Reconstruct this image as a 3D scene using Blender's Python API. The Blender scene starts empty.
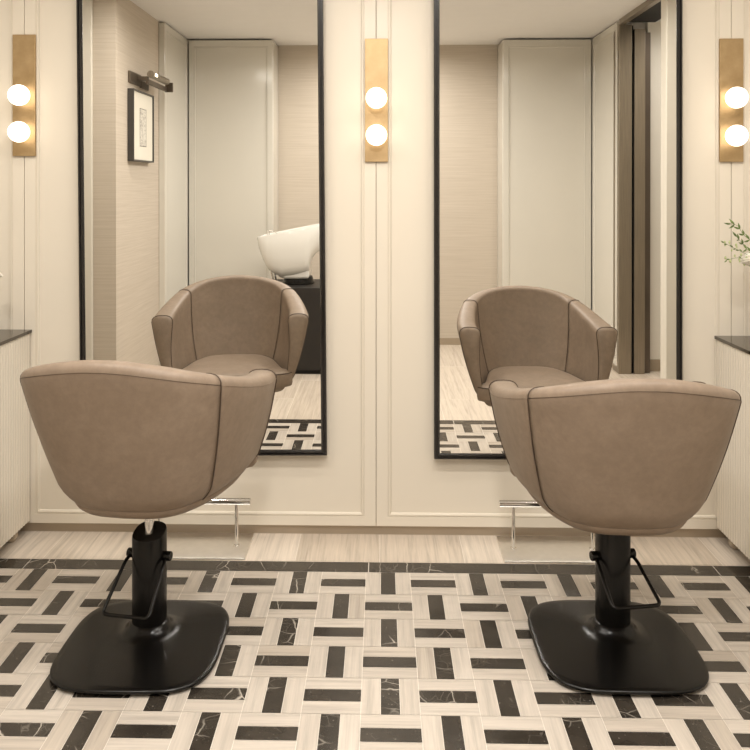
import bpy, bmesh, math, random
from mathutils import Vector, Matrix
random.seed(7)
R = math.radians
scene = bpy.context.scene
C = scene.collection
TAU = math.tau

# ------------------------------------------------------------------ materials
def new_mat(name):
    m = bpy.data.materials.new(name); m.use_nodes = True
    nt = m.node_tree
    return m, nt, nt.nodes['Principled BSDF']

def setp(b, **k):
    names = dict(col='Base Color', rough='Roughness', metal='Metallic', spec='Specular IOR Level', coat='Coat Weight',
                 coatr='Coat Roughness', sheen='Sheen Weight', aniso='Anisotropic', trans='Transmission Weight', sss='Subsurface Weight')
    for a, v in k.items():
        b.inputs[names[a]].default_value = (*v, 1) if a == 'col' else v

def node(nt, t, **k):
    n = nt.nodes.new(t)
    for a, v in k.items(): setattr(n, a, v)
    return n

def noise(nt, vec, scale, detail=3, rough=.5, dist=0):
    n = node(nt, 'ShaderNodeTexNoise'); n.inputs['Scale'].default_value = scale
    n.inputs['Detail'].default_value = detail; n.inputs['Roughness'].default_value = rough
    n.inputs['Distortion'].default_value = dist
    if vec is not None: nt.links.new(vec, n.inputs['Vector'])
    return n

def mapping(nt, src, scale=(1, 1, 1), rot=(0, 0, 0)):
    m = node(nt, 'ShaderNodeMapping'); m.inputs['Scale'].default_value = scale; m.inputs['Rotation'].default_value = rot
    nt.links.new(src, m.inputs['Vector']); return m.outputs[0]

def ramp(nt, fac, stops):
    r = node(nt, 'ShaderNodeValToRGB'); e = r.color_ramp.elements
    while len(e) < len(stops): e.new(.5)
    for i, (p, c) in enumerate(stops):
        e[i].position = p; e[i].color = (*c, 1) if len(c) == 3 else c
    nt.links.new(fac, r.inputs[0]); return r.outputs[0]

def bump(nt, b, h, strength, dist=.001):
    n = node(nt, 'ShaderNodeBump'); n.inputs['Strength'].default_value = strength; n.inputs['Distance'].default_value = dist
    nt.links.new(h, n.inputs['Height']); nt.links.new(n.outputs[0], b.inputs['Normal'])

def mixc(nt, fac, a, b_, mode='MIX'):
    n = node(nt, 'ShaderNodeMix', data_type='RGBA', blend_type=mode)
    for s, v in ((n.inputs[0], fac), (n.inputs[6], a), (n.inputs[7], b_)):
        if hasattr(v, 'is_linked') or hasattr(v, 'links'): nt.links.new(v, s)
        elif isinstance(v, tuple): s.default_value = (*v, 1)
        else: s.default_value = v
    return n.outputs[2]

def plain(name, col, rough=.5, metal=0, var=.04, scale=8, spec=.5, coat=0):
    m, nt, b = new_mat(name); setp(b, rough=rough, metal=metal, spec=spec, coat=coat, coatr=.05)
    tc = node(nt, 'ShaderNodeTexCoord')
    n = noise(nt, tc.outputs['Object'], scale, 4)
    lo = tuple(c*(1-var) for c in col); hi = tuple(min(1, c*(1+var)) for c in col)
    nt.links.new(ramp(nt, n.outputs[0], [(.3, lo), (.7, hi)]), b.inputs['Base Color'])
    return m

M = {}
M['lacquer'] = plain('cream_lacquer', (.745, .68, .577), .25, var=.01, scale=2, spec=.38)
M['closet'] = plain('closet_lacquer', (.69, .66, .59), .13, var=.012, scale=2, spec=.5)
M['pilaster'] = plain('pale_lacquer', (.72, .68, .60), .3, var=.01)
M['plinth'] = plain('plinth_paint', (.46, .38, .29), .4, var=.03)
M['ceiling'] = plain('ceiling_paint', (.84, .825, .80), .9, var=.01)
M['paint'] = plain('warm_white_paint', (.76, .72, .65), .7, var=.01)
M['baseboard'] = plain('taupe_baseboard', (.36, .29, .21), .45, var=.03)
M['black_metal'] = plain('black_satin_metal', (.0035, .003, .0026), .25, metal=0, var=.15, scale=30, spec=.33)
M['black_frame'] = plain('black_lacquer_frame', (.012, .010, .009), .22, var=.1, spec=.6)
M['black_box'] = plain('black_laminate', (.014, .011, .009), .5, var=.1)
M['rubber'] = plain('black_rubber', (.006, .006, .006), .8, var=.1)
M['chrome'] = plain('polished_chrome', (.82, .80, .77), .10, metal=1, var=.02)
M['steel'] = plain('brushed_steel', (.90, .88, .85), .33, metal=1, var=.03, scale=40)
M['ceramic'] = plain('white_ceramic', (.76, .74, .69), .08, var=.01, spec=.6)
M['piping'] = plain('dark_brown_piping', (.065, .040, .024), .6, var=.1)
M['petal'] = plain('white_petal', (.86, .82, .72), .6, var=.04)
M['leaf'] = plain('green_leaf', (.13, .19, .05), .5, var=.4, scale=60)
M['bud'] = plain('pale_green_bud', (.45, .50, .25), .5, var=.2, scale=60)
M['vase'] = plain('vase_ceramic', (.80, .76, .68), .2, var=.02)
M['mat_board'] = plain('mat_board', (.80, .76, .66), .7, var=.01)
M['frame_grey'] = plain('charcoal_frame', (.05, .045, .04), .4, var=.1)
M['lampbronze'] = plain('dark_bronze', (.16, .13, .10), .35, metal=.8, var=.1)
M['drum'] = plain('chair_underside', (.05, .04, .03), .7, var=.1)
M['caster'] = plain('caster_plastic', (.50, .42, .32), .3, var=.15, scale=40)

# counter: smoked glass look
m, nt, b = new_mat('smoked_glass_counter'); setp(b, col=(.035, .025, .014), rough=.06, spec=.6); M['counter'] = m
tc = node(nt, 'ShaderNodeTexCoord'); n = noise(nt, tc.outputs['Object'], 6, 2)
nt.links.new(ramp(nt, n.outputs[0], [(.3, (.032, .023, .013)), (.7, (.040, .029, .017))]), b.inputs['Base Color'])

# brushed brass
m, nt, b = new_mat('aged_brass'); setp(b, metal=1, rough=.3); M['brass'] = m
tc = node(nt, 'ShaderNodeTexCoord')
n1 = noise(nt, mapping(nt, tc.outputs['Object'], (6, 6, 6)), 4, 6, .6)
nt.links.new(ramp(nt, n1.outputs[0], [(.25, (.43, .30, .155)), (.75, (.56, .41, .235))]), b.inputs['Base Color'])
nt.links.new(ramp(nt, n1.outputs[0], [(.2, (.38,)*3), (.8, (.50,)*3)]), b.inputs['Roughness'])

# bronze door metal
m, nt, b = new_mat('brushed_bronze'); setp(b, metal=.85, rough=.33); M['bronze'] = m
tc = node(nt, 'ShaderNodeTexCoord')
n1 = noise(nt, mapping(nt, tc.outputs['Object'], (60, 60, 1.5)), 3, 3)
nt.links.new(ramp(nt, n1.outputs[0], [(.3, (.27, .232, .185)), (.7, (.34, .292, .23))]), b.inputs['Base Color'])
M['bronze_dark'] = plain('dark_bronze_jamb', (.12, .095, .075), .4, metal=.6, var=.1)

# leather
m, nt, b = new_mat('taupe_leather'); setp(b, rough=.48, spec=.4); M['leather'] = m
tc = node(nt, 'ShaderNodeTexCoord')
n1 = noise(nt, tc.outputs['Object'], 9, 5, .65, .6)
n2 = noise(nt, tc.outputs['Object'], 45, 4, .6)
c1 = ramp(nt, n1.outputs[0], [(.28, (.240, .180, .130)), (.5, (.262, .197, .144)), (.74, (.295, .226, .168))])
c2 = ramp(nt, n2.outputs[0], [(.35, (.93,)*3), (.65, (1.05,)*3)])
nt.links.new(mixc(nt, 1.0, c1, c2, 'MULTIPLY'), b.inputs['Base Color'])
v = node(nt, 'ShaderNodeTexVoronoi'); v.inputs['Scale'].default_value = 260; nt.links.new(tc.outputs['Object'], v.inputs['Vector'])
bump(nt, b, v.outputs['Distance'], .18, .0006)

# wallpaper with fine horizontal weave
m, nt, b = new_mat('grasscloth_wallpaper'); setp(b, rough=.75, spec=.2); M['wallpaper'] = m
tc = node(nt, 'ShaderNodeTexCoord')
n1 = noise(nt, mapping(nt, tc.outputs['Object'], (1.5, 1.5, 95)), 1.6, 4, .6)
n2 = noise(nt, mapping(nt, tc.outputs['Object'], (4, 4, 320)), 1.6, 3)
c1 = ramp(nt, n1.outputs[0], [(.30, (.53, .46, .375)), (.5, (.575, .505, .42)), (.72, (.62, .55, .465))])
c2 = ramp(nt, n2.outputs[0], [(.3, (.97,)*3), (.7, (1.02,)*3)])
nt.links.new(mixc(nt, 1.0, c1, c2, 'MULTIPLY'), b.inputs['Base Color'])
bump(nt, b, n2.outputs[0], .25, .001)

# floor stones
def stone_light(name, base, contrast):
    m, nt, b = new_mat(name); setp(b, rough=.27, spec=.5)
    uv = node(nt, 'ShaderNodeUVMap')
    at = node(nt, 'ShaderNodeAttribute', attribute_name='rnd')
    g1 = noise(nt, mapping(nt, uv.outputs[0], (1.6, 42, 1)), 1.3, 6, .65, .5)
    g2 = noise(nt, mapping(nt, uv.outputs[0], (8, 150, 1)), 1.2, 3)
    lo = tuple(c*(1-.20*contrast) for c in base); mid = base; hi = tuple(min(1, c*(1+.10*contrast)) for c in base)
    c1 = ramp(nt, g1.outputs[0], [(.28, lo), (.5, mid), (.72, hi)])
    c2 = ramp(nt, g2.outputs[0], [(.3, (.94,)*3), (.7, (1.04,)*3)])
    c3 = ramp(nt, at.outputs['Fac'], [(0, (.86, .83, .795)), (.3, (.97, .96, .95)), (1, (1.05, 1.05, 1.05))])
    o = mixc(nt, 1, mixc(nt, 1, c1, c2, 'MULTIPLY'), c3, 'MULTIPLY')
    nt.links.new(o, b.inputs['Base Color'])
    return m
M['stone'] = stone_light('striated_beige_stone', (.56, .502, .437), 1.35)
M['plank'] = stone_light('striated_plank_stone', (.68, .60, .51), 1.3)
M['grout'] = plain('pale_grout', (.74, .68, .60), .8, var=.03, scale=30)
m, nt, b = new_mat('black_veined_marble'); setp(b, rough=.2, spec=.55); M['marble'] = m
uv = node(nt, 'ShaderNodeUVMap')
at = node(nt, 'ShaderNodeAttribute', attribute_name='rnd')
wn = noise(nt, uv.outputs[0], 12, 3)
wm = node(nt, 'ShaderNodeMix', data_type='RGBA', blend_type='LINEAR_LIGHT'); wm.inputs[0].default_value = .018
nt.links.new(uv.outputs[0], wm.inputs[6]); nt.links.new(wn.outputs['Color'], wm.inputs[7])
def crack(scale, wd):
    vo = node(nt, 'ShaderNodeTexVoronoi', feature='DISTANCE_TO_EDGE'); vo.inputs['Scale'].default_value = scale
    nt.links.new(mapping(nt, wm.outputs[2], (1, .55, 1), (0, 0, .7)), vo.inputs['Vector'])
    return ramp(nt, vo.outputs['Distance'], [(0, (1, 1, 1)), (wd, (0, 0, 0))])
v1 = mixc(nt, 1, crack(9, .014), mixc(nt, 1, crack(26, .02), (.18, .18, .18), 'MULTIPLY'), 'ADD')
mk = noise(nt, uv.outputs[0], 5, 2); mkr = ramp(nt, mk.outputs[0], [(.50, (0,)*3), (.64, (1,)*3)])
vv = mixc(nt, 1, v1, mkr, 'MULTIPLY')
sp = noise(nt, uv.outputs[0], 120, 3); spr = ramp(nt, sp.outputs[0], [(.66, (0,)*3), (.76, (.35,)*3)])
vv2 = mixc(nt, 1, vv, spr, 'ADD')
cl = noise(nt, uv.outputs[0], 14, 4)
bc = ramp(nt, cl.outputs[0], [(.3, (.022, .018, .014)), (.7, (.045, .037, .029))])
nt.links.new(mixc(nt, vv2, bc, (.55, .50, .43)), b.inputs['Base Color'])

# bulbs
def emit(name, col, s):
    m, nt, b = new_mat(name); setp(b, col=(.9, .85, .75), rough=.3)
    b.inputs['Emission Color'].default_value = (*col, 1); b.inputs['Emission Strength'].default_value = s
    return m
M['bulb'] = emit('lit_bulb', (1, .88, .72), 2.4)
M['diffuser'] = emit('lit_diffuser', (1, .86, .66), 8)
M['glint'] = emit('glowing_glint', (1, .85, .62), 5)  # emission standing in for a reflection on the picture lamp tube
m, nt, b = new_mat('mirror_silver'); setp(b, col=(.90, .89, .86), metal=1, rough=.0); M['mirror'] = m

# art print: pale sheet with sketchy dark strokes
m, nt, b = new_mat('sketch_print'); setp(b, rough=.6); M['sketch'] = m
tc = node(nt, 'ShaderNodeTexCoord')
n1 = noise(nt, mapping(nt, tc.outputs['Generated'], (2.4, 2.4, 3.4)), 2.2, 6, .7, 1.5)
nt.links.new(ramp(nt, n1.outputs[0], [(.36, (.16, .14, .12)), (.42, (.5, .46, .40)), (.48, (.72, .69, .62))]), b.inputs['Base Color'])

# ------------------------------------------------------------------ helpers
def link_mesh(name, bm, mats, parent=None, smooth=False, loc=None, rot=None, bev=0, bseg=2, sub=0, wn=True, recalc=True):
    if recalc: bmesh.ops.recalc_face_normals(bm, faces=bm.faces)
    me = bpy.data.meshes.new(name); bm.to_mesh(me); bm.free()
    if not isinstance(mats, (list, tuple)): mats = [mats]
    for mm in mats: me.materials.append(mm)
    o = bpy.data.objects.new(name, me); C.objects.link(o)
    if parent: o.parent = parent
    if loc: o.location = loc
    if rot: o.rotation_euler = rot
    if smooth:
        for p in me.polygons: p.use_smooth = True
    if bev:
        md = o.modifiers.new('bevel', 'BEVEL'); md.width = bev; md.segments = bseg; md.limit_method = 'ANGLE'; md.angle_limit = R(35)
        for p in me.polygons: p.use_smooth = True
        md.harden_normals = True
    if sub:
        md = o.modifiers.new('subsurf', 'SUBSURF'); md.levels = sub; md.render_levels = sub
    return o

def tag(o, label, cat, group=None, kind=None):
    o['label'] = label; o['category'] = cat
    if group: o['group'] = group
    if kind: o['kind'] = kind
    return o

def empty(name, loc=(0, 0, 0), rz=0):
    o = bpy.data.objects.new(name, None); C.objects.link(o); o.location = loc; o.rotation_euler = (0, 0, rz)
    o.empty_display_size = .05
    return o

def struct(o, label=None, cat=None):
    o['kind'] = 'structure'
    if label: o['label'] = label
    if cat: o['category'] = cat
    return o

def box(bm, x0, x1, y0, y1, z0, z1, mi=0):
    vs = [bm.verts.new((x, y, z)) for x in (x0, x1) for y in (y0, y1) for z in (z0, z1)]
    for f in ((0, 1, 3, 2), (4, 6, 7, 5), (0, 4, 5, 1), (2, 3, 7, 6), (0, 2, 6, 4), (1, 5, 7, 3)):
        fc = bm.faces.new([vs[i] for i in f]); fc.material_index = mi
    return vs

def bx(x0, x1, y0, y1, z0, z1):
    bm = bmesh.new(); box(bm, x0, x1, y0, y1, z0, z1); return bm

def rings(bm, rs, closed=True, cap0=True, cap1=True, mi=0):
    """rs: list of rings (lists of Vector) -> skin"""
    V = [[bm.verts.new(p) for p in r] for r in rs]
    n = len(V[0])
    for a, b_ in zip(V, V[1:]):
        for i in range(n if closed else n-1):
            j = (i+1) % n
            f = bm.faces.new((a[i], a[j], b_[j], b_[i])); f.material_index = mi
    if cap0: bm.faces.new(V[0][::-1]).material_index = mi
    if cap1: bm.faces.new(V[-1]).material_index = mi
    return V

def circle(r, z, n=24, cx=0, cy=0):
    return [Vector((cx+r*math.cos(TAU*i/n), cy+r*math.sin(TAU*i/n), z)) for i in range(n)]

def lathe(bm, prof, n=28, mat=Matrix.Identity(4)):
    rings(bm, [[mat @ v for v in circle(r, z, n)] for r, z in prof])

def tube(bm, pts, r, n=10, closed=False, caps=True):
    pts = [Vector(p) for p in pts]; m = len(pts)
    tans = []
    for i in range(m):
        if closed: t = pts[(i+1) % m]-pts[i-1]
        else: t = pts[min(i+1, m-1)]-pts[max(i-1, 0)]
        tans.append(t.normalized())
    up = Vector((0, 0, 1)) if abs(tans[0].z) < .9 else Vector((1, 0, 0))
    nrm = (up-tans[0]*up.dot(tans[0])).normalized()
    rs = []
    for i in range(m):
        nrm = (nrm-tans[i]*nrm.dot(tans[i])).normalized()
        bn = tans[i].cross(nrm)
        rr = r[i] if isinstance(r, (list, tuple)) else r
        rs.append([pts[i]+(nrm*math.cos(TAU*k/n)+bn*math.sin(TAU*k/n))*rr for k in range(n)])
    if closed: rs.append(rs[0]); rings(bm, rs, cap0=False, cap1=False); bmesh.ops.remove_doubles(bm, verts=bm.verts, dist=1e-6)
    else: rings(bm, rs, cap0=caps, cap1=caps)

def catmull(P, n):
    """n samples over polyline of control points, roughly arc-uniform"""
    P = [Vector(p) for p in P]; out = []
    E = [P[0]*2-P[1]]+P+[P[-1]*2-P[-2]]
    dense = []
    for i in range(1, len(E)-2):
        for k in range(30):
            t = k/30; a, b_, c, d = E[i-1:i+3]
            dense.append(.5*((2*b_)+(c-a)*t+(2*a-5*b_+4*c-d)*t*t+(3*b_-a-3*c+d)*t**3))
    dense.append(P[-1])
    L = [0]
    for a, b_ in zip(dense, dense[1:]): L.append(L[-1]+(b_-a).length)
    j = 0
    for k in range(n):
        s = L[-1]*k/(n-1)
        while j < len(L)-2 and L[j+1] < s: j += 1
        t = (s-L[j])/max(L[j+1]-L[j], 1e-9)
        out.append(dense[j].lerp(dense[j+1], t))
    return out

def fillet(pts, r, n=6):
    """round the corners of an open 3D polyline"""
    pts = [Vector(p) for p in pts]; out = [pts[0]]
    for a, b_, c in zip(pts, pts[1:], pts[2:]):
        p = b_+(a-b_).normalized()*r; q = b_+(c-b_).normalized()*r
        for k in range(n+1):
            t = k/n; out.append(p*(1-t)**2+b_*2*t*(1-t)+q*t*t)
    out.append(pts[-1]); return out

def panel_bm(w, h, t, inset=(.046, .046, .046, .045), recess=.009):
    """panel in local XZ, front face at y=0 facing -Y, thickness t towards +Y, stepped moulding round a recessed field.
       inset = left, right, top, bottom"""
    bm = bmesh.new()
    l, r, tp, bt = inset
    def loop(e, y, i=(0, 0, 0, 0)):
        return [bm.verts.new(p) for p in ((i[0]+e, y, i[3]+e), (w-i[1]-e, y, i[3]+e), (w-i[1]-e, y, h-i[2]-e), (i[0]+e, y, h-i[2]-e))]
    L = [loop(0, t), loop(0, .0012), loop(.0012, 0), loop(0, 0, inset), loop(.0008, .003, inset), loop(.0030, .003, inset), loop(.0042, 0, inset),
         loop(.0085, 0, inset), loop(.0098, .003, inset), loop(.0110, .003, inset), loop(.0135, recess, inset)]
    for a, b_ in zip(L, L[1:]):
        for i in range(4):
            bm.faces.new((a[i], a[(i+1) % 4], b_[(i+1) % 4], b_[i]))
    bm.faces.new(L[-1]); bm.faces.new(L[0][::-1])
    return bm

# ------------------------------------------------------------------ dimensions
S = .15
H_CEIL = 2.49
Y_J0 = -.284
Y_REAR = -3.72
X_L, X_R = -1.577, 1.715

# ------------------------------------------------------------------ floor
def make_floor():
    bm = bmesh.new(); uvl = bm.loops.layers.uv.new('UVMap'); rl = bm.verts.layers.float.new('rnd')
    def quad(x0, x1, y0, y1, mi, along_y, g=.0009, z=0):
        x0 += g; x1 -= g; y0 += g; y1 -= g
        if x1 <= x0 or y1 <= y0: return
        vs = [bm.verts.new(p) for p in ((x0, y0, z), (x1, y0, z), (x1, y1, z), (x0, y1, z))]
        k = random.random()
        for v_ in vs: v_[rl] = k
        f = bm.faces.new(vs); f.material_index = mi
        ou, ov = random.uniform(0, 50), random.uniform(0, 50)
        for lp in f.loops:
            x, y = lp.vert.co.x-x0, lp.vert.co.y-y0
            lp[uvl].uv = ((y+ou, x+ov) if along_y else (x+ou, y+ov))
    xc = -.0507
    XA, XB = -2.2, 2.85
    # grout bed
    box(bm, XA, XB, -3.85, .06, -.05, -.0010, 3)
    x_lo, x_hi = -14, 18
    def clip(q, x0, x1, *a, **k):
        x0 = max(x0, XA); x1 = min(x1, XB)
        if x1-x0 > .004: quad(x0, x1, *a, **k)
    # front planks
    for i in range(-8, 10):
        clip(0, i*.3-.004, (i+1)*.3-.004, Y_J0+S/2, .055, 1, True)
    # borders
    for k in range(-3, 4):
        x0 = -.0425+k*1.2
        clip(0, x0, x0+1.2, Y_J0, Y_J0+S/2, 2, False, g=.0014)
        clip(0, x0+.45, x0+1.65, Y_J0-8.5*S, Y_J0-8*S, 2, False, g=.0014)
    # basket weave
    for j in range(8):
        y1 = Y_J0-j*S; y0 = y1-S
        for i in range(x_lo, x_hi):
            x0 = xc+i*S; x1 = x0+S
            if (i+j) % 2 == 0:
                for q in range(3):
                    clip(0, x0+q*S/3, x0+(q+1)*S/3, y0, y1, 2 if q == 1 else 0, True)
            else:
                for q in range(3):
                    clip(0, x0, x1, y0+q*S/3, y0+(q+1)*S/3, 2 if q == 1 else 0, False)
    # rear planks
    ye = Y_J0-8.5*S
    for i in range(-8, 10):
        y = ye; ln = .45 if i % 2 else .9
        while y > -3.84:
            yn = max(y-ln, -3.84)
            clip(0, i*.3+.06, (i+1)*.3+.06, yn, y, 1, True)
            y = yn; ln = .9
    o = link_mesh('floor', bm, [M['stone'], M['plank'], M['marble'], M['grout']], recalc=False)
    struct(o)
make_floor()

# ------------------------------------------------------------------ shell
def sbox(name, a, mat, bev=0, parent=None):
    o = link_mesh(name, bx(*a), mat, parent, bev=bev)
    if not parent: struct(o)
    return o
sbox('ceiling', (-2.3, 2.9, -3.85, .2, H_CEIL, H_CEIL+.1), M['ceiling'])
sbox('wall_back', (-2.2, 2.9, .022, .12, -.05, H_CEIL), M['plinth'])
sbox('wall_left', (-2.25, -2.15, -1.77, .03, 0, H_CEIL), M['paint'])
sbox('wall_left_inner', (-2.2, X_L, -3.8, -1.77, 0, H_CEIL), M['wallpaper'])
sbox('wall_front', (X_L-.05, 2.8, Y_REAR-.1, Y_REAR, 0, H_CEIL), M['wallpaper'])
sbox('wall_right', (2.15, 2.25, -1.77, .03, 0, H_CEIL), M['paint'])
sbox('wall_right_inner', (X_R, 1.90, Y_REAR, -2.85, 0, H_CEIL), M['paint'])
sbox('wall_corridor', (1.90, 2.8, -2.90, -2.80, 0, H_CEIL), M['paint'])
sbox('wall_corridor_end', (2.75, 2.85, -2.85, -1.8, 0, H_CEIL), M['paint'])
sbox('wall_corridor_near', (1.674, 2.80, -1.87, -1.77, 0, H_CEIL), M['pilaster'], bev=.006)
sbox('baseboard_front', (-.85, .96, Y_REAR, Y_REAR+.012, 0, .055), M['baseboard'])
sbox('baseboard_corridor', (1.90, 2.74, -2.80, -2.788, 0, .082), M['baseboard'])
sbox('baseboard_left', (X_L, X_L+.012, -2.74, -1.78, 0, .052), M['baseboard'])

# lacquered wall panels behind the mirrors
zb, zt = .040, 2.478
seams = [-2.14, -1.362, -.018, 1.313, 2.14]
for k, (a, b_) in enumerate(zip(seams, seams[1:])):
    ins = [.0435, .0435, .05, .036]
    o = link_mesh('trim_%d' % (k+1), panel_bm(b_-a-.002, zt-zb, .021, ins), M['lacquer'], loc=(a+.001, 0, zb))
    struct(o)

# tall lacquered closets at the back and the side panels next to them
def closet(x0, x1, yf, depth):
    r = empty('tall_cupboard', ((x0+x1)/2, yf-.115, 0))
    y1 = yf
    w = x1-x0
    link_mesh('body', bx(-w/2, w/2, .115-depth, y1-yf+.115-.022, .0, H_CEIL-.016), M['closet'], r, bev=.002)
    ins = (.04, .04, .05, .05)
    o = link_mesh('door', panel_bm(w-.004, H_CEIL-.045-.014, .02, ins, .005), M['closet'], r, loc=(w/2-.002, y1-yf+.115, .045), rot=(0, 0, math.pi))
    link_mesh('kickboard', bx(-w/2+.01, w/2-.01, y1-yf+.115-.02, y1-yf+.115-.008, 0, .044), M['baseboard'], r)
    return r
tag(closet(-1.528, -.855, -3.385, .33), 'glossy cream floor-to-ceiling cupboard seen in the left mirror behind the washbasin', 'cupboard', 'tall cream cupboards on the rear wall')
tag(closet(.966, 1.663, -3.415, .30), 'glossy cream floor-to-ceiling cupboard seen in the right mirror beside the bronze doorway', 'cupboard', 'tall cream cupboards on the rear wall')
# side panels (perpendicular), faces towards room centre
o = link_mesh('trim_5', panel_bm(3.383-2.70, H_CEIL-.010-.045, .042, (.03, .04, .05, .05), .005), M['closet'])
o.location = (-1.533, -3.383, .045); o.rotation_euler = (0, 0, math.pi/2); struct(o)
o = link_mesh('trim_6', panel_bm(3.413-2.745, H_CEIL-.010-.045, .042, (.03, .04, .05, .05), .005), M['closet'])
o.location = (1.668, -2.745, .045); o.rotation_euler = (0, 0, -math.pi/2); struct(o)
sbox('baseboard_side_left', (X_L+.001, -1.545, -3.38, -2.745, 0, .044), M['baseboard'])
sbox('baseboard_side_right', (1.680, X_R-.001, -3.41, -2.745, 0, .044), M['baseboard'])
# pale pilasters facing the mirrors
sbox('trim_7', (-2.14, -1.712, -1.77, -1.745, 0, H_CEIL), M['pilaster'], bev=.008)

# bronze doorway in the right-hand wall
d = empty('door_1', (1.76, -2.70, 0)); struct(d)
HT = 2.452
link_mesh('jamb', bx(-.090, .0, -.14, .0, 0, HT), M['bronze'], d, bev=.003)
link_mesh('shadow_gap', bx(0, .018, -.14, -.03, 0, HT), M['rubber'], d)
link_mesh('jamb', bx(.018, .093, -.14, .0, 0, HT-.03), M['bronze'], d, bev=.003)
link_mesh('jamb', bx(.093, .139, -.15, -.03, 0, HT-.05), M['bronze_dark'], d, bev=.002)
link_mesh('header', bx(-.090, -.05, .0005, .828, HT, H_CEIL-.001), M['bronze'], d, bev=.002)
link_mesh('soffit', bx(-.0495, .16, .0005, .828, HT+.015, H_CEIL-.001), M['rubber'], d)

# ------------------------------------------------------------------ mirrors
def wall_mirror(cx, w, zbot, lean, roll, label):
    h = 2.0
    r = empty('wall_mirror', (cx, -.003, zbot))
    r.rotation_euler = (lean, roll, 0)
    fw = .021
    link_mesh('mirror_glass', bx(-w/2+fw-.002, w/2-fw+.002, -.018, -.010, fw-.002, h-fw+.002), M['mirror'], r)
    bm = bmesh.new()
    prof = [(0, 0), (0, -.022), (.0015, -.024), (.007, -.024), (.0085, -.0195), (.0115, -.0195), (.0125, -.026), (.0175, -.026), (.0215, -.019), (.0215, -.004), (.018, 0)]
    cs = [(-1, 0), (1, 0), (1, 1), (-1, 1)]
    loops = []
    for sx, sz in cs:
        loops.append([Vector((sx*(w/2-p), y, (p if sz == 0 else h-p))) for p, y in prof])
    V = [[bm.verts.new(p) for p in l] for l in loops]
    n = len(prof)
    for i in range(4):
        a, b_ = V[i], V[(i+1) % 4]
        for k in range(n):
            bm.faces.new((a[k], a[(k+1) % n], b_[(k+1) % n], b_[k]))
    link_mesh('mirror_frame', bm, M['black_frame'], r)
    tag(r, label, 'mirror', 'tall black framed mirrors on the wall')
    return r
mL = wall_mirror(-.669, .933, .310, R(.15), R(-.5), 'tall black framed wall mirror behind the left chair, reflecting a picture and a washbasin')
mR = wall_mirror(.661, .9225, .304, R(.15), R(-.05), 'tall black framed wall mirror behind the right chair, reflecting a bronze doorway')

# ------------------------------------------------------------------ sconces
def sconce(cx, z0, z1, zb, label):
    r = empty('wall_sconce', (cx, 0, z0))
    h = z1-z0
    link_mesh('backplate', bx(-.0435, .0435, -.0105, -.0005, 0, h), M['brass'], r, bev=.0012)
    for z in zb:
        bm = bmesh.new(); mt = Matrix.Translation((0, -.0105, z-z0)) @ Matrix.Rotation(R(90), 4, 'X')
        lathe(bm, [(.0, 0), (.017, 0), (.017, .003), (.014, .004), (0, .004)], 24, mt)
        link_mesh('bulb_socket', bm, M['brass'], r, smooth=True)
        bm = bmesh.new(); mt = Matrix.Translation((0, -.0145, z-z0)) @ Matrix.Rotation(R(90), 4, 'X')
        prof = [(0, 0), (.0135, 0), (.0165, .003)]
        rr, c0 = .0395, .038
        a0 = math.asin(.024/rr)
        for k in range(17):
            a_ = a0+(math.pi-a0)*k/16
            prof.append((max(rr*math.sin(a_), 0.0002), c0-rr*math.cos(a_)))
        lathe(bm, prof, 32, mt)
        link_mesh('globe_bulb', bm, M['bulb'], r, smooth=True)
    tag(r, label, 'wall lamp', 'brass wall lamps with two globe bulbs')
sconce(-1.359, 1.441, 1.904, (1.668, 1.530), 'brass wall lamp with two lit globe bulbs, left of the left mirror')
sconce(-.0165, 1.418, 1.883, (1.654, 1.516), 'brass wall lamp with two lit globe bulbs, between the two mirrors')
sconce(1.310, 1.417, 1.878, (1.652, 1.512), 'brass wall lamp with two lit globe bulbs, right of the right mirror')

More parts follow.
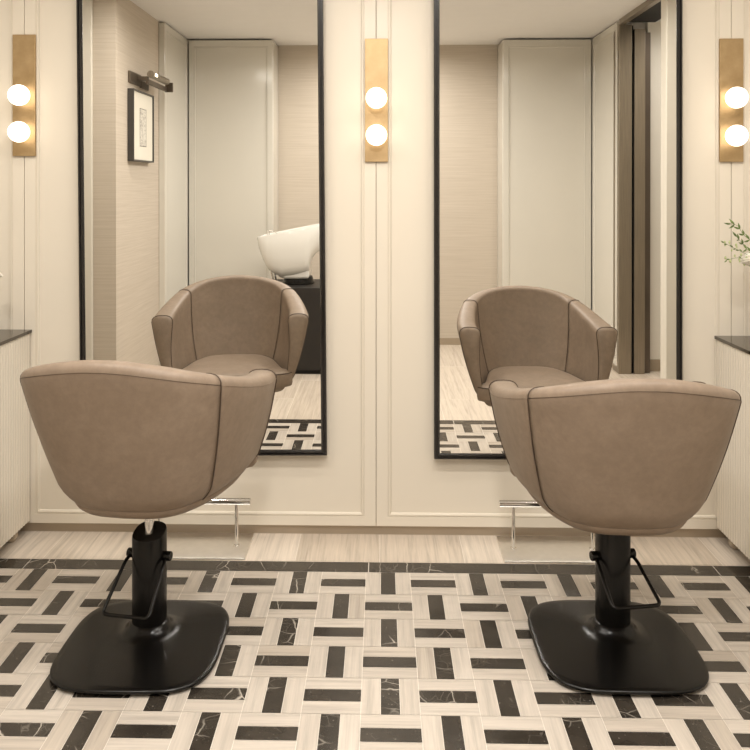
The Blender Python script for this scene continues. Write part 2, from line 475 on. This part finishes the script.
# ------------------------------------------------------------------ side cabinets
def cabinet(side, xi, ztop, label, clabel):
    """side=-1 left, +1 right; xi = inner face x"""
    r = empty('salon_cabinet', (xi, -.24, 0))
    xo = .56*side
    depth = .46
    bm = bmesh.new()
    x0, x1 = sorted((0, xo))
    box(bm, *( sorted((.006*side, xo)) ), -.120, .235, .054, ztop-.012)
    link_mesh('carcass', bm, M['lacquer'], r)
    # fluted inner side
    bm = bmesh.new()
    n = 18; p = .355/n; pts = []
    for i in range(n):
        for k in range(7):
            t = k/6; y = -.120+p*(i+t)
            pts.append((y, math.sin(math.pi*t)**.7*.0035 if 0 < k < 6 else 0))
    a = [bm.verts.new((-side*q[1]+.004*side, q[0], .054)) for q in pts]; b_ = [bm.verts.new((-side*q[1]+.004*side, q[0], ztop-.012)) for q in pts]
    for i in range(len(pts)-1): bm.faces.new((a[i], a[i+1], b_[i+1], b_[i]))
    c = [bm.verts.new((.008*side, y, z)) for y, z in ((-.120, .054), (.235, .054), (.235, ztop-.012), (-.120, ztop-.012))]
    bm.faces.new((c[0], c[1], c[2], c[3]))
    link_mesh('fluted_panel', bm, M['lacquer'], r, smooth=False)
    for cx_, cy_ in ((.045, .165), (.045, -.075), (.50, .165), (.50, -.075)):
        bm = bmesh.new()
        mt = Matrix.Translation((cx_*side, cy_, .0248)) @ Matrix.Rotation(R(90), 4, 'X')
        lathe(bm, [(0, -.012), (.020, -.012), (.0245, -.008), (.0245, .008), (.020, .012), (0, .012)], 20, mt)
        w_ = link_mesh('caster', bm, M['caster'], r, smooth=True)
        bm = bmesh.new(); box(bm, cx_*side-.016, cx_*side+.016, cy_-.016, cy_-.0125, .02, .052); box(bm, cx_*side-.016, cx_*side+.016, cy_+.0125, cy_+.016, .02, .052)
        box(bm, cx_*side-.016, cx_*side+.016, cy_-.016, cy_+.016, .050, .0555)
        link_mesh('fork', bm, M['caster'], w_)
    x0, x1 = sorted((-.004*side, xo))
    t_ = link_mesh('countertop', bx(x0, x1, -.127, .2385, ztop-.0118, ztop), M['counter'], r, bev=.001)
    t_['label'] = 'dark smoked glass top'
    tag(r, label, 'cabinet', 'fluted cream cabinets at the sides')
cabinet(-1, -1.335, .779, 'cream fluted cabinet with dark glass top at the left edge, beside the left chair', '')
cabinet(1, 1.253, .766, 'cream fluted cabinet with dark glass top at the right edge, below the flowers', '')

# ------------------------------------------------------------------ footrests
def footrest(cx, label):
    r = empty('footrest', (cx, 0, 0))
    w = .19
    # bent sheet: lies on the floor, curls up at the wall side
    prof = [(-.200, .0035), (-.195, .0045), (-.02, .010), (.002, .016), (.010, .030)]
    prof = [(-.203, .0052), (-.198, .0072), (-.03, .0085), (-.004, .0085), (.004, .0075)]
    low = [(.004, .0012), (-.03, .0008), (-.198, .0008), (-.203, .0012)]
    bm = bmesh.new()
    ring = prof+low
    rings(bm, [[Vector((x, y, z)) for y, z in ring] for x in (-w, w)])
    link_mesh('floor_plate', bm, M['steel'], r, bev=.0006)
    for s in (-1, 1):
        bm = bmesh.new(); lathe(bm, [(0, .006), (.012, .006), (.012, .011), (.0065, .0125), (.0065, .164), (0, .164)], 18, Matrix.Translation((s*.143, -.105, 0)))
        link_mesh('post', bm, M['chrome'], r, smooth=False, bev=.0005)
    bm = bmesh.new()
    tube(bm, [(-w-.005, -.105, .170), (w+.005, -.105, .170)], .0125, 20)
    link_mesh('foot_bar', bm, M['chrome'], r, bev=.001)
    tag(r, label, 'footrest', 'chrome footrests below the mirrors')
footrest(-.672, 'chrome footrest on a steel floor plate below the left mirror')
footrest(.625, 'chrome footrest on a steel floor plate below the right mirror')

# ------------------------------------------------------------------ styling chairs
TOPC = [(0, -.345), (.12, -.334), (.212, -.297), (.274, -.224), (.316, -.10), (.340, .05), (.341, .165)]
BOTC = [(0, -.222), (.085, -.215), (.146, -.188), (.192, -.135), (.234, -.04), (.258, .08), (.262, .200)]
NU = 61
def both(P):
    h = catmull([(x, y, 0) for x, y in P], NU//2+1)
    return [Vector((-v_.x, v_.y, 0)) for v_ in h[:0:-1]]+h
top_c, bot_c = both(TOPC), both(BOTC)
U = [(i/(NU-1))*2-1 for i in range(NU)]
def smooth01(t): t = max(0, min(1, t)); return t*t*(3-2*t)
def rim_z(u):
    a = abs(u)
    return .879-.121*smooth01(a)
def zbot(u):
    return .445+.005*abs(u)
SEAM = .45
iu = min(range(NU), key=lambda i: abs(U[i]-SEAM))
il = NU-1-iu
def normal2(cur, i):
    a = cur[max(i-1, 0)]; b_ = cur[min(i+1, NU-1)]
    t = (b_-a).normalized(); return Vector((t.y, -t.x, 0))   # outward
def section(i):
    """closed cross-section ring at station i (outer bottom -> rim -> inner bottom)"""
    u = U[i]; a = abs(u)
    B = bot_c[i].copy(); B.z = zbot(u)
    T = top_c[i].copy(); T.z = rim_z(u)-.030
    n = normal2(top_c, i)
    w = .058+.030*smooth01(a)            # thickness at the top
    wb = .066-.046*smooth01(a)
    out = []
    NS = 16
    for k in range(NS+1):
        t = (k/NS)**1.4; p = B.lerp(T, t)
        p += n*(.008*math.sin(math.pi*t)-.024*(max(0, .16-t)/.16)**2)
        out.append(p)
    # rim : half superellipse from T to T-n*w
    NR = 10
    for k in range(1, NR):
        th = math.pi*k/NR
        cx_ = .5-.5*math.copysign(abs(math.cos(th))**.75, math.cos(th))
        out.append(T-n*(w*cx_)+Vector((0, 0, .030*math.sin(th)**.75)))
    Ti = T-n*w
    nb = normal2(bot_c, i)
    Bi = B-nb*wb; Bi.z += .02
    for k in range(NS+1):
        t = k/NS; p = Ti.lerp(Bi, t)
        p += n*(.010*math.sin(math.pi*t))
        out.append(p)
    return out
SEC = [section(i) for i in range(NU)]
NSEC = len(SEC[0])
def shell_part(i0, i1, front=False):
    bm = bmesh.new()
    rings(bm, SEC[i0:i1+1], cap0=True, cap1=True)
    return bm
def seam_pts(i, off=.0022):
    s = SEC[i]; c = sum(s, Vector())/len(s); u_ = []
    for k, p in enumerate(s):
        a = s[max(k-1, 0)]; b_ = s[min(k+1, len(s)-1)]
        t = (b_-a).normalized(); st = (SEC[min(i+1, NU-1)][k]-SEC[max(i-1, 0)][k]).normalized()
        nn = t.cross(st)
        nn.normalize()
        if nn.dot(p-c) < 0: nn = -nn
        u_.append(p+nn*off)
    return u_
def chair(loc, rz, dz, lever, label, chrome_post=True, lz=.138, bxo=0):
    r = empty('styling_chair', loc, rz)
    Z = Matrix.Translation((0, 0, dz))
    def P(name, bm, mat, par=None, **k):
        bmesh.ops.transform(bm, matrix=Z, verts=bm.verts); return link_mesh(name, bm, mat, par or r, **k)
    bk = P('backrest', shell_part(il, iu), M['leather'], smooth=True)
    # horizontal seam under the rim on the outside of the back
    bm = bmesh.new()
    tube(bm, [SEC[i][16]+normal2(top_c, i)*.0004+Vector((0, 0, .004)) for i in range(il, iu+1)], .0008, 6)
    P('piping', bm, M['piping'], bk, smooth=True)
    for s in (-1, 1):
        rng = (iu, NU-1) if s > 0 else (0, il)
        ar = P('armrest', shell_part(*rng), M['leather'], smooth=True)
        bm = bmesh.new(); tube(bm, seam_pts(iu if s > 0 else il, .0006), .0018, 6); P('piping', bm, M['piping'], ar, smooth=True)
        bm = bmesh.new()
        tube(bm, [SEC[i][16]+normal2(top_c, i)*.0004+Vector((0, 0, .004)) for i in (range(iu, NU) if s > 0 else range(0, il+1))], .0009, 6)
        P('piping', bm, M['leather'], ar, smooth=True)
        # arm front
        e = NU-1 if s > 0 else 0
        ring = SEC[e]; c = sum(ring, Vector())/len(ring)
        d = (SEC[NU-1][5]-SEC[NU-2][5]); d.z = 0; d.normalize()
        if s < 0: d.x = -d.x
        bm = bmesh.new()
        rings(bm, [[c+(p-c)*1.0 for p in ring], [c+(p-c)*.985+d*.006 for p in ring], [c+(p-c)*.90+d*.014 for p in ring], [c+(p-c)*.5+d*.019 for p in ring]])
        af = P('arm_front', bm, M['leather'], smooth=True)
        bm = bmesh.new(); tube(bm, seam_pts(e, .0004), .0024, 6, caps=True); P('piping', bm, M['piping'], af, smooth=True)
    # rounded underside shell
    bm = bmesh.new()
    full = [v_.copy() for v_ in bot_c]
    full = [v_-normal2(bot_c, i_)*.022 for i_, v_ in enumerate(bot_c)]
    front = [Vector((x, y, 0)) for x, y in ((.19, .204), (.13, .214), (.07, .218), (0, .218), (-.07, .218), (-.13, .214), (-.19, .204))]
    plan = full+front
    cen = Vector((0, .03, 0))
    rs = []
    for sc, z in ((.90, .468), (.97, .460), (1.0, .451), (.99, .440), (.96, .430), (.91, .421), (.83, .414), (.68, .408), (.46, .405), (.25, .404)):
        rs.append([Vector((cen.x+(p.x-cen.x)*sc, cen.y+(p.y-cen.y)*sc, z)) for p in plan])
    rings(bm, rs)
    P('seat_shell', bm, M['leather'], smooth=True)
    # seat cushion
    half = [(0, -.185), (.10, -.175), (.155, -.125), (.190, -.04), (.212, .06), (.236, .150), (.268, .186), (.262, .222), (.19, .250), (.10, .262), (0, .264)]
    h = catmull([(x, y, 0) for x, y in half], 33)
    plan = [Vector((-v_.x, v_.y, 0)) for v_ in h[-2:0:-1]]+h
    plan = h+[Vector((-v_.x, v_.y, 0)) for v_ in h[-2:0:-1]]
    bm = bmesh.new(); cen = Vector((0, .06, 0)); rs = []
    for off, z in ((-.03, .450), (-.008, .450), (-.001, .456), (.002, .468), (.002, .492), (-.001, .504), (-.006, .510), (-.02, .515), (-.06, .519), (-.11, .521)):
        rr = []
        for p in plan:
            dd = p-cen; L_ = dd.length
            rr.append(cen+dd*((L_+off)/L_ if off > -.09 else .25)+Vector((0, 0, z)))
        rs.append(rr)
    rings(bm, rs)
    sc_ = P('seat_cushion', bm, M['leather'], smooth=True)
    bm = bmesh.new(); tube(bm, [cen+(p-cen)*(1-.003/(p-cen).length)+Vector((0, 0, .5085)) for p in plan], .0022, 6, closed=True)
    P('piping', bm, M['piping'], sc_, smooth=True)
    # post
    bm = bmesh.new(); lathe(bm, [(0, .24), (.0135, .24), (.0135, .392+dz), (.06, .398+dz), (.06, .405+dz), (0, .405+dz)], 24)
    link_mesh('chrome_post', bm, M['chrome'], r, bev=.001)
    # column + base (turned against the seat)
    def lens(rx, ry, z, n=40, pw=2.6):
        out = []
        for k in range(n):
            a_ = TAU*k/n; c, s_ = math.cos(a_), math.sin(a_)
            out.append(Vector((rx*math.copysign(abs(c)**(2/pw), c), ry*math.copysign(abs(s_)**(2/pw), s_), z)))
        return out
    rb = Matrix.Rotation(lever-rz, 4, 'Z')
    zt_ = .312 if chrome_post else .385+dz
    bm = bmesh.new()
    def slant(ring, k): return [Vector((p.x, p.y, p.z+k*p.y)) for p in ring]
    k_ = .32 if chrome_post else .1
    rings(bm, [lens(.048, .043, .022), lens(.048, .043, .16), slant(lens(.048, .043, zt_-.004), k_), slant(lens(.0465, .0415, zt_), k_), slant(lens(.045, .037, zt_+.0002), k_), slant(lens(.02, .018, zt_-.001), k_)])
    bmesh.ops.transform(bm, matrix=rb, verts=bm.verts)
    link_mesh('pump_column', bm, M['black_metal'], r, smooth=True).modifiers.new('es', 'EDGE_SPLIT').split_angle = R(40)
    # foot lever
    bm = bmesh.new()
    lv = [(-.054, 0, .243), (-.060, -.03, .236), (-.070, -.148, lz), (.070, -.148, lz), (.060, -.03, .236), (.054, 0, .243)]
    tube(bm, fillet(lv, .016), .0052, 12)
    bmesh.ops.transform(bm, matrix=rb, verts=bm.verts)
    fl_ = link_mesh('foot_lever', bm, M['black_metal'], r, smooth=True)
    for s in (-1, 1):
        bm = bmesh.new(); mt = rb @ Matrix.Translation((s*.048, 0, .244)) @ Matrix.Rotation(R(90), 4, 'Y')
        pr = [(0, -.006), (.0125, -.006), (.0135, -.004), (.0135, .018), (.0125, .020), (0, .020)]
        if s < 0: pr = [(a_, -b2) for a_, b2 in pr][::-1]
        lathe(bm, pr, 24, mt)
        link_mesh('pivot_knob', bm, M['black_metal'], fl_, bev=.001)
    # base plate : rounded square, slightly domed
    def sup(rx, ry, z, pw, cy=0, n=72):
        out = []
        for k in range(n):
            a_ = TAU*k/n; c, s_ = math.cos(a_), math.sin(a_)
            out.append(Vector((rx*math.copysign(abs(c)**(2/pw), c), cy+ry*math.copysign(abs(s_)**(2/pw), s_), z)))
        return out
    unrot = Matrix.Rotation(-rz, 4, 'Z') @ Matrix.Shear('XY', 4, (0, 0))
    def bo(rs_):
        for r_ in rs_:
            f_ = min(1, max(0, (max(p.x for p in r_)-.055)/.1))
            for p in r_: p.x = p.x*1.035+bxo*f_
        return rs_
    bm = bmesh.new(); cy = -.048
    rings(bm, bo([sup(.19, .205, .006, 3.6, cy), sup(.214, .230, .006, 3.6, cy), sup(.2185, .2345, .0085, 3.6, cy), sup(.220, .236, .012, 3.6, cy), sup(.2185, .2345, .0155, 3.6, cy), sup(.214, .230, .0172, 3.6, cy),
               sup(.20, .215, .0180, 3.5, cy*.97), sup(.16, .17, .0200, 3.2, cy*.8), sup(.11, .115, .0225, 2.8, cy*.45), sup(.080, .080, .0255, 2.4, cy*.15), sup(.068, .066, .031, 2.2, 0), sup(.058, .054, .042, 2.1, 0), sup(.053, .047, .052, 2.2, 0), sup(.046, .040, .053, 2.2, 0)]))
    bmesh.ops.transform(bm, matrix=unrot, verts=bm.verts)
    link_mesh('base_plate', bm, M['black_metal'], r, smooth=True)
    bm = bmesh.new(); rings(bm, bo([sup(.185, .2, .0, 3.6, cy), sup(.188, .203, .0065, 3.6, cy)]))
    bmesh.ops.transform(bm, matrix=unrot, verts=bm.verts)
    link_mesh('floor_pad', bm, M['rubber'], r)
    tag(r, label, 'chair', 'taupe leather styling chairs')
    return r
chair((-.679, -.700, 0), R(-6), 0, R(-10), 'taupe leather salon chair on black base in front of the left mirror')
chair((.680, -.672, 0), R(-1), -.045, R(10), 'taupe leather salon chair on black base in front of the right mirror', False, .166, -.014)

# ------------------------------------------------------------------ washbasin unit (seen in the left mirror)
w = empty('shampoo_unit', (-.65, -2.90, 0))
tag(w, 'white ceramic hair washbasin on a black cabinet, reflected in the left mirror', 'washbasin')
link_mesh('black_cabinet', bx(-.20, .30, -.26, .265, 0.03, .608), M['black_box'], w, bev=.003)
link_mesh('plinth', bx(-.18, .28, -.24, .245, 0, .03), M['rubber'], w)
bm = bmesh.new()
lathe(bm, [(0, .6075), (.115, .6075), (.115, .618), (.100, .664), (0, .664)], 32, Matrix.Translation((.048, .0, 0)))
bmesh.ops.transform(bm, matrix=Matrix.Translation((0, 0, 0)), verts=bm.verts)
link_mesh('swivel_neck', bm, M['black_metal'], w, bev=.004)
def dsec(x, zt_, zb_, hw, n=40, dip=0.0):
    out = []
    for k in range(n):
        a_ = TAU*k/n; c, s_ = math.cos(a_), math.sin(a_)
        y = hw*math.copysign(abs(c)**.45, c)
        if s_ < 0: z = zb_+(zt_-zb_)*(1-abs(s_)**.5)
        else:
            z = zt_
            y = hw*c if abs(c) > .82 else hw*.86*c/.82
            if abs(c) < .80: z = zt_-min(dip, (zt_-zb_)*.7)
        out.append(Vector((x, y, z)))
    return out
bm = bmesh.new()
xs = [(-.241, .9530, .948, .10, 0), (-.239, .9535, .925, .12, 0), (-.226, .956, .862, .150, 0), (-.221, .957, .848, .152, .05), (-.198, .962, .782, .165, .10), (-.158, .971, .706, .17, .14), (-.115, .978, .682, .17, .16), (-.066, .988, .650, .172, .17),
      (.03, 1.007, .664, .17, .17), (.105, 1.022, .680, .165, .15), (.132, 1.028, .690, .16, .13), (.140, 1.030, .760, .158, .10), (.153, 1.032, .797, .155, .07), (.175, 1.037, .827, .15, .05), (.204, 1.042, .851, .14, .02), (.245, 1.050, .880, .135, .01), (.27, 1.054, .92, .125, 0)]
rings(bm, [dsec(a[0], a[1], a[2], a[3], 40, a[4]) for a in xs])
bmesh.ops.smooth_vert(bm, verts=bm.verts, factor=.12, use_axis_x=True, use_axis_y=True, use_axis_z=True)
o = link_mesh('basin', bm, M['ceramic'], w, smooth=True); o.modifiers.new('es', 'EDGE_SPLIT').split_angle = R(50)
bm = bmesh.new()
rings(bm, [[Vector((x, y, z)) for x, y in ((-.060, -.12), (.134, -.12), (.134, .12), (-.060, .12))] for z in (.652, .72)])
link_mesh('basin_foot', bm, M['ceramic'], w, bev=.02, bseg=4)
bm = bmesh.new()
tube(bm, fillet([(-.150, .12, .96), (-.150, .12, .996), (-.125, .11, .996), (-.10, .09, .978)], .006), .0035, 10)
tube(bm, fillet([(-.165, .12, .955), (-.165, .12, .999), (-.140, .12, .999)], .004), .0035, 10)
link_mesh('tap', bm, M['chrome'], w, smooth=True)
bm = bmesh.new()
tube(bm, catmull([(-.165, .09, .77), (-.14, .10, .70), (-.12, .09, .612)], 12), .008, 10)
tube(bm, catmull([(-.145, .07, .77), (-.12, .07, .69), (-.11, .05, .612)], 12), .008, 10)
link_mesh('hose', bm, M['chrome'], w, smooth=True)

# ------------------------------------------------------------------ framed picture and its lamp (left wall, seen in the mirror)
p = empty('framed_picture', (X_L, -2.215, 1.705))
tag(p, 'charcoal framed sketch with wide cream mat, reflected in the left mirror', 'picture')
hw, hh = .225, .226
bm = bmesh.new()
fwid = .010
prof = [(0, .0005), (0, .040), (fwid, .040), (fwid, .030), (fwid, .0005)]
cs = [(-1, -1), (1, -1), (1, 1), (-1, 1)]
V = [[bm.verts.new((x_, sy*(hw-q), sz*(hh-q))) for q, x_ in prof] for sy, sz in cs]
for i in range(4):
    a, b_ = V[i], V[(i+1) % 4]
    for k in range(5): bm.faces.new((a[k], a[(k+1) % 5], b_[(k+1) % 5], b_[k]))
link_mesh('picture_frame', bm, M['frame_grey'], p)
link_mesh('mat_board', bx(.004, .031, -hw+fwid, hw-fwid, -hh+fwid, hh-fwid), M['mat_board'], p)
link_mesh('sketch', bx(.0312, .0318, -.068, .068, -.125, .115), M['sketch'], p)
bm = bmesh.new()
for a in ((-.070, -.067, -.127, .117), (.067, .070, -.127, .117), (-.070, .070, -.127, -.1235), (-.070, .070, .1135, .117)): box(bm, .0312, .0325, *a)
link_mesh('sketch_border', bm, M['frame_grey'], p)

l = empty('picture_lamp', (X_L, -2.21, 2.0))
tag(l, 'dark bronze picture lamp mounted above the framed sketch, reflected in the left mirror', 'lamp')
link_mesh('wall_plate', bx(.0005, .016, -.02, .21, -.030, .043), M['lampbronze'], l, bev=.002)
link_mesh('wall_rail', bx(.0005, .014, -.20, -.03, -.036, .010), M['lampbronze'], l, bev=.002)
link_mesh('arm', bx(.014, .082, .03, .065, .000, .026), M['lampbronze'], l, bev=.002)
link_mesh('arm', bx(.070, .090, -.38, .065, -.022, .008), M['lampbronze'], l, bev=.002)
bm = bmesh.new(); tube(bm, [(.105, .08, .038), (.105, -.31, .038)], .023, 20); link_mesh('lamp_tube', bm, M['bronze'], l, smooth=False, bev=.002)
link_mesh('tube_glint', bx(.120, .1295, .0, .05, .028, .046), M['glint'], l)  # glowing patch imitates the bright reflection on the shiny tube
link_mesh('end_plate', bx(.075, .130, -.392, -.38, -.026, .040), M['lampbronze'], l, bev=.002)

# ------------------------------------------------------------------ flowers on the cabinets
def vase(x, y, z, label):
    bm = bmesh.new()
    prof = [(0, 0), (.035, 0), (.044, .02), (.047, .07), (.040, .12), (.028, .155), (.030, .175), (.027, .175), (.025, .155), (.036, .118), (.042, .07), (.038, .022), (0, .012)]
    lathe(bm, prof, 36)
    o = link_mesh('vase', bm, M['vase'], smooth=True, loc=(x, y, z)); tag(o, label, 'vase', 'cream vases on the cabinets')
vase(1.465, -.12, .7665, 'small cream vase holding the flowers on the right cabinet')
vase(-1.520, -.12, .7795, 'small cream vase holding the flowers on the left cabinet')
def rose(hx, hz, bx_, bz, y, size, label, grp, yh=None):
    yh = y if yh is None else yh
    r = empty('white_rose', (bx_, y, bz))
    h = Vector((hx-bx_, yh-y, hz-bz))
    bm = bmesh.new(); tube(bm, catmull([(0, 0, -.15), (0, 0, 0), h*.5+Vector((0, 0, .02)), h], 12), .0016, 8)
    link_mesh('stem', bm, M['leaf'], r, smooth=True)
    bm = bmesh.new()
    rnd = random.Random(int(hx*1000))
    for ringi, (cnt, rad, tilt, ht) in enumerate(((3, .10, 4, .95), (4, .30, 12, .95), (5, .50, 22, .88), (6, .68, 36, .75))):
        for k in range(cnt):
            a0 = TAU*k/cnt+ringi*.6+rnd.uniform(-.1, .1)
            wid = TAU/cnt*.72*1.25
            rs = []
            for q in range(7):
                t = q/6
                rr = size*rad*(.35+.65*math.sin(min(t*1.25, 1)*math.pi/2)) + size*math.tan(R(tilt))*ht*.5*t*t
                z = size*(-.55+ht*1.15*t)-(size*.10*t**4 if ringi > 1 else 0)
                hwid = wid*(.35+.65*math.sin(math.pi*min(.25+t*.62, 1)))
                rs.append([Vector((rr*math.cos(a0+hwid*(s_/4)), rr*math.sin(a0+hwid*(s_/4)), z-.05*size*(s_/4)**2)) for s_ in range(-4, 5)])
            fwd = [[bm.verts.new(v_) for v_ in q_] for q_ in rs]
            for a_, b2 in zip(fwd, fwd[1:]):
                for s_ in range(8): bm.faces.new((a_[s_], a_[s_+1], b2[s_+1], b2[s_]))
    tiltm = Matrix.Translation(h) @ Matrix.Rotation(R(-25 if hx < bx_ else 25), 4, 'Y')
    bmesh.ops.transform(bm, matrix=tiltm, verts=bm.verts)
    o = link_mesh('bloom', bm, M['petal'], r, smooth=True)
    sd = o.modifiers.new('s', 'SOLIDIFY'); sd.thickness = .0012
    tag(r, label, 'flower', grp)
def sprig(pts, label, grp, big=False, seed=1):
    rnd = random.Random(seed)
    b0 = Vector(pts[0]); r = empty('leafy_sprig', b0)
    P_ = catmull([Vector(p_)-b0 for p_ in pts], 26)
    bm = bmesh.new(); tube(bm, P_, [.0019-.0013*k/25 for k in range(26)], 7); link_mesh('stem', bm, M['leaf'], r, smooth=True)
    leaf, bud = bmesh.new(), bmesh.new()
    def lf(b_, p, d, L_, W_):
        d = d.normalized(); sd = d.cross(Vector((.2, 1, .3))).normalized(); up = d.cross(sd)
        prev = None
        for q in range(7):
            t = q/6; wv = W_*math.sin(math.pi*(t**.8))*.5+.0002; c = p+d*L_*t+up*(.12*L_*math.sin(math.pi*t))
            row = [b_.verts.new(c-sd*wv), b_.verts.new(c+up*wv*.3), b_.verts.new(c+sd*wv)]
            if prev:
                for s_ in range(2): b_.faces.new((prev[s_], prev[s_+1], row[s_+1], row[s_]))
            prev = row
    for k in range(8, 26, 1 if not big else 2):
        p = P_[k]; t = (P_[min(k+1, 25)]-P_[k-1]).normalized()
        if big:
            for s_ in (-1, 1):
                lf(leaf, p, t+Vector((0, rnd.uniform(-.6, .6), s_*rnd.uniform(.5, 1.0))), rnd.uniform(.018, .028), .007)
        elif rnd.random() < .75:
            d = Vector((rnd.uniform(-.5, .3), rnd.uniform(-.6, .6), rnd.choice((-1, 1))*rnd.uniform(.5, 1)))
            e = p+d.normalized()*rnd.uniform(.008, .016)
            tube(bud, [p, e], .0005, 5)
            c = e; rad = rnd.uniform(.0028, .0042)
            bmesh.ops.create_uvsphere(bud, u_segments=10, v_segments=7, radius=rad, matrix=Matrix.Translation(c) @ Matrix.Diagonal((1, 1, 1.6, 1)))
            if rnd.random() < .5: lf(leaf, p, d*-.5+t, .014, .005)
    if big:
        lf(leaf, P_[25], P_[25]-P_[24], .026, .007)
    o = link_mesh('leaf', leaf, M['leaf'], r, smooth=True, recalc=False); o['kind'] = 'stuff'
    if not big:
        o = link_mesh('bud', bud, M['bud'], r, smooth=True); o['kind'] = 'stuff'
    else: bud.free()
    tag(r, label, 'plant', grp)
gr = 'flowers in the vase on the right cabinet'
rose(1.334, 1.064, 1.462, .935, -.12, .045, 'white rose in the vase on the right cabinet', gr)
vx, vz = 1.462, .945
def wx(px, py, Y=-.12):
    x_ = (px-362.9)/808.8; c_, s_ = math.cos(.0222), math.sin(.0222); t_ = (3.06+Y)/(x_*s_+c_)
    X = (x_*c_-s_)*t_; Zz = 1.3178-(py-188.4)/808.8*t_
    return (X, Y, Zz)
sprig([(vx, -.12, vz), (1.40, -.125, 1.07), wx(745, 236), wx(738, 226), wx(731, 224)], 'topmost green leafy sprig behind the white rose', 'green sprigs among the flowers', True, 3)
sprig([(vx, -.115, vz), (1.39, -.11, 1.06), wx(748, 250), wx(742, 243), wx(737, 237)], 'green leafy sprig just above the white rose', 'green sprigs among the flowers', True, 5)
sprig([(vx+.003, -.13, vz), (1.40, -.14, 1.03), wx(744, 253), wx(734, 248), wx(724, 243)], 'thin budding sprig pointing left beside the white rose', 'green sprigs among the flowers', False, 7)
sprig([(vx-.003, -.13, vz), (1.39, -.15, 1.00), wx(745, 260), wx(736, 258), wx(727, 260)], 'lowest thin budding sprig beside the white rose', 'green sprigs among the flowers', False, 11)
rose(-1.408, 1.000, -1.517, .945, -.12, .020, 'small white rose in the vase at the left edge', 'flowers in the vase on the left cabinet')

# ------------------------------------------------------------------ lights
def downlight(x, y, power, size=.22, spread=170, label='', z=H_CEIL):
    r = empty('ceiling_downlight', (x, y, z))
    bm = bmesh.new(); lathe(bm, [(.072, -.001), (.088, -.001), (.092, -.004), (.09, -.008), (.074, -.008), (.070, -.004)], 36)
    # make it a ring (no caps)
    bmesh.ops.delete(bm, geom=[f for f in bm.faces if len(f.verts) > 4], context='FACES')
    link_mesh('trim_ring', bm, M['ceiling'], r, smooth=True)
    bm = bmesh.new(); lathe(bm, [(0, -.001), (.072, -.001), (.072, -.004), (0, -.004)], 36); link_mesh('diffuser', bm, M['diffuser'], r)
    tag(r, label, 'ceiling light', 'recessed ceiling downlights')
    ld = bpy.data.lights.new('downlight_lamp', 'AREA'); ld.shape = 'DISK'; ld.size = size; ld.energy = power; ld.color = (1, .955, .89) if y > -2 else (1, .97, .93); ld.spread = R(spread)
    lo = bpy.data.objects.new('downlight_lamp', ld); C.objects.link(lo); lo.parent = r; lo.location = (0, 0, -.012)
k = 'recessed ceiling downlight above the salon chairs, outside the picture'
for x in (-1.2, -.4, .4, 1.2):
    downlight(x, -.85, 3.0, label=k)
    downlight(x, -1.35, 9.0, label=k)
k2 = 'unseen fill light added to brighten the rear of the room, outside the picture'
downlight(0.0, -2.35, 20, label=k2)  # added rear fill pair, kept out of both mirrors by the wall between
downlight(0.0, -3.15, 17, label=k2)
downlight(2.25, -2.3, 5, label='unseen fill light added to brighten the corridor, outside the picture')  # added fill, washes light through the doorway from out of view
for cx_, zz in ((-1.365, (1.668, 1.530)), (-.0165, (1.654, 1.516)), (1.310, (1.652, 1.512))): pass

wd = bpy.data.worlds.new('world'); scene.world = wd; wd.use_nodes = True
wd.node_tree.nodes['Background'].inputs[0].default_value = (1, .9, .78, 1); wd.node_tree.nodes['Background'].inputs[1].default_value = .05

# ------------------------------------------------------------------ camera
cd = bpy.data.cameras.new('camera'); cam = bpy.data.objects.new('camera', cd); C.objects.link(cam)
cam.location = (0, -3.06, 1.3178); cam.rotation_euler = (R(90), 0, .0222)
cd.sensor_width = 36; cd.lens = 808.8/750*36; cd.shift_x = (375-362.9)/750; cd.shift_y = (188.4-375)/750
cd.clip_start = .02
scene.camera = cam
vs = scene.view_settings; vs.view_transform = 'Standard'; vs.look = 'None'; vs.gamma = 1; vs.exposure = 0.1; vs.use_curve_mapping = False
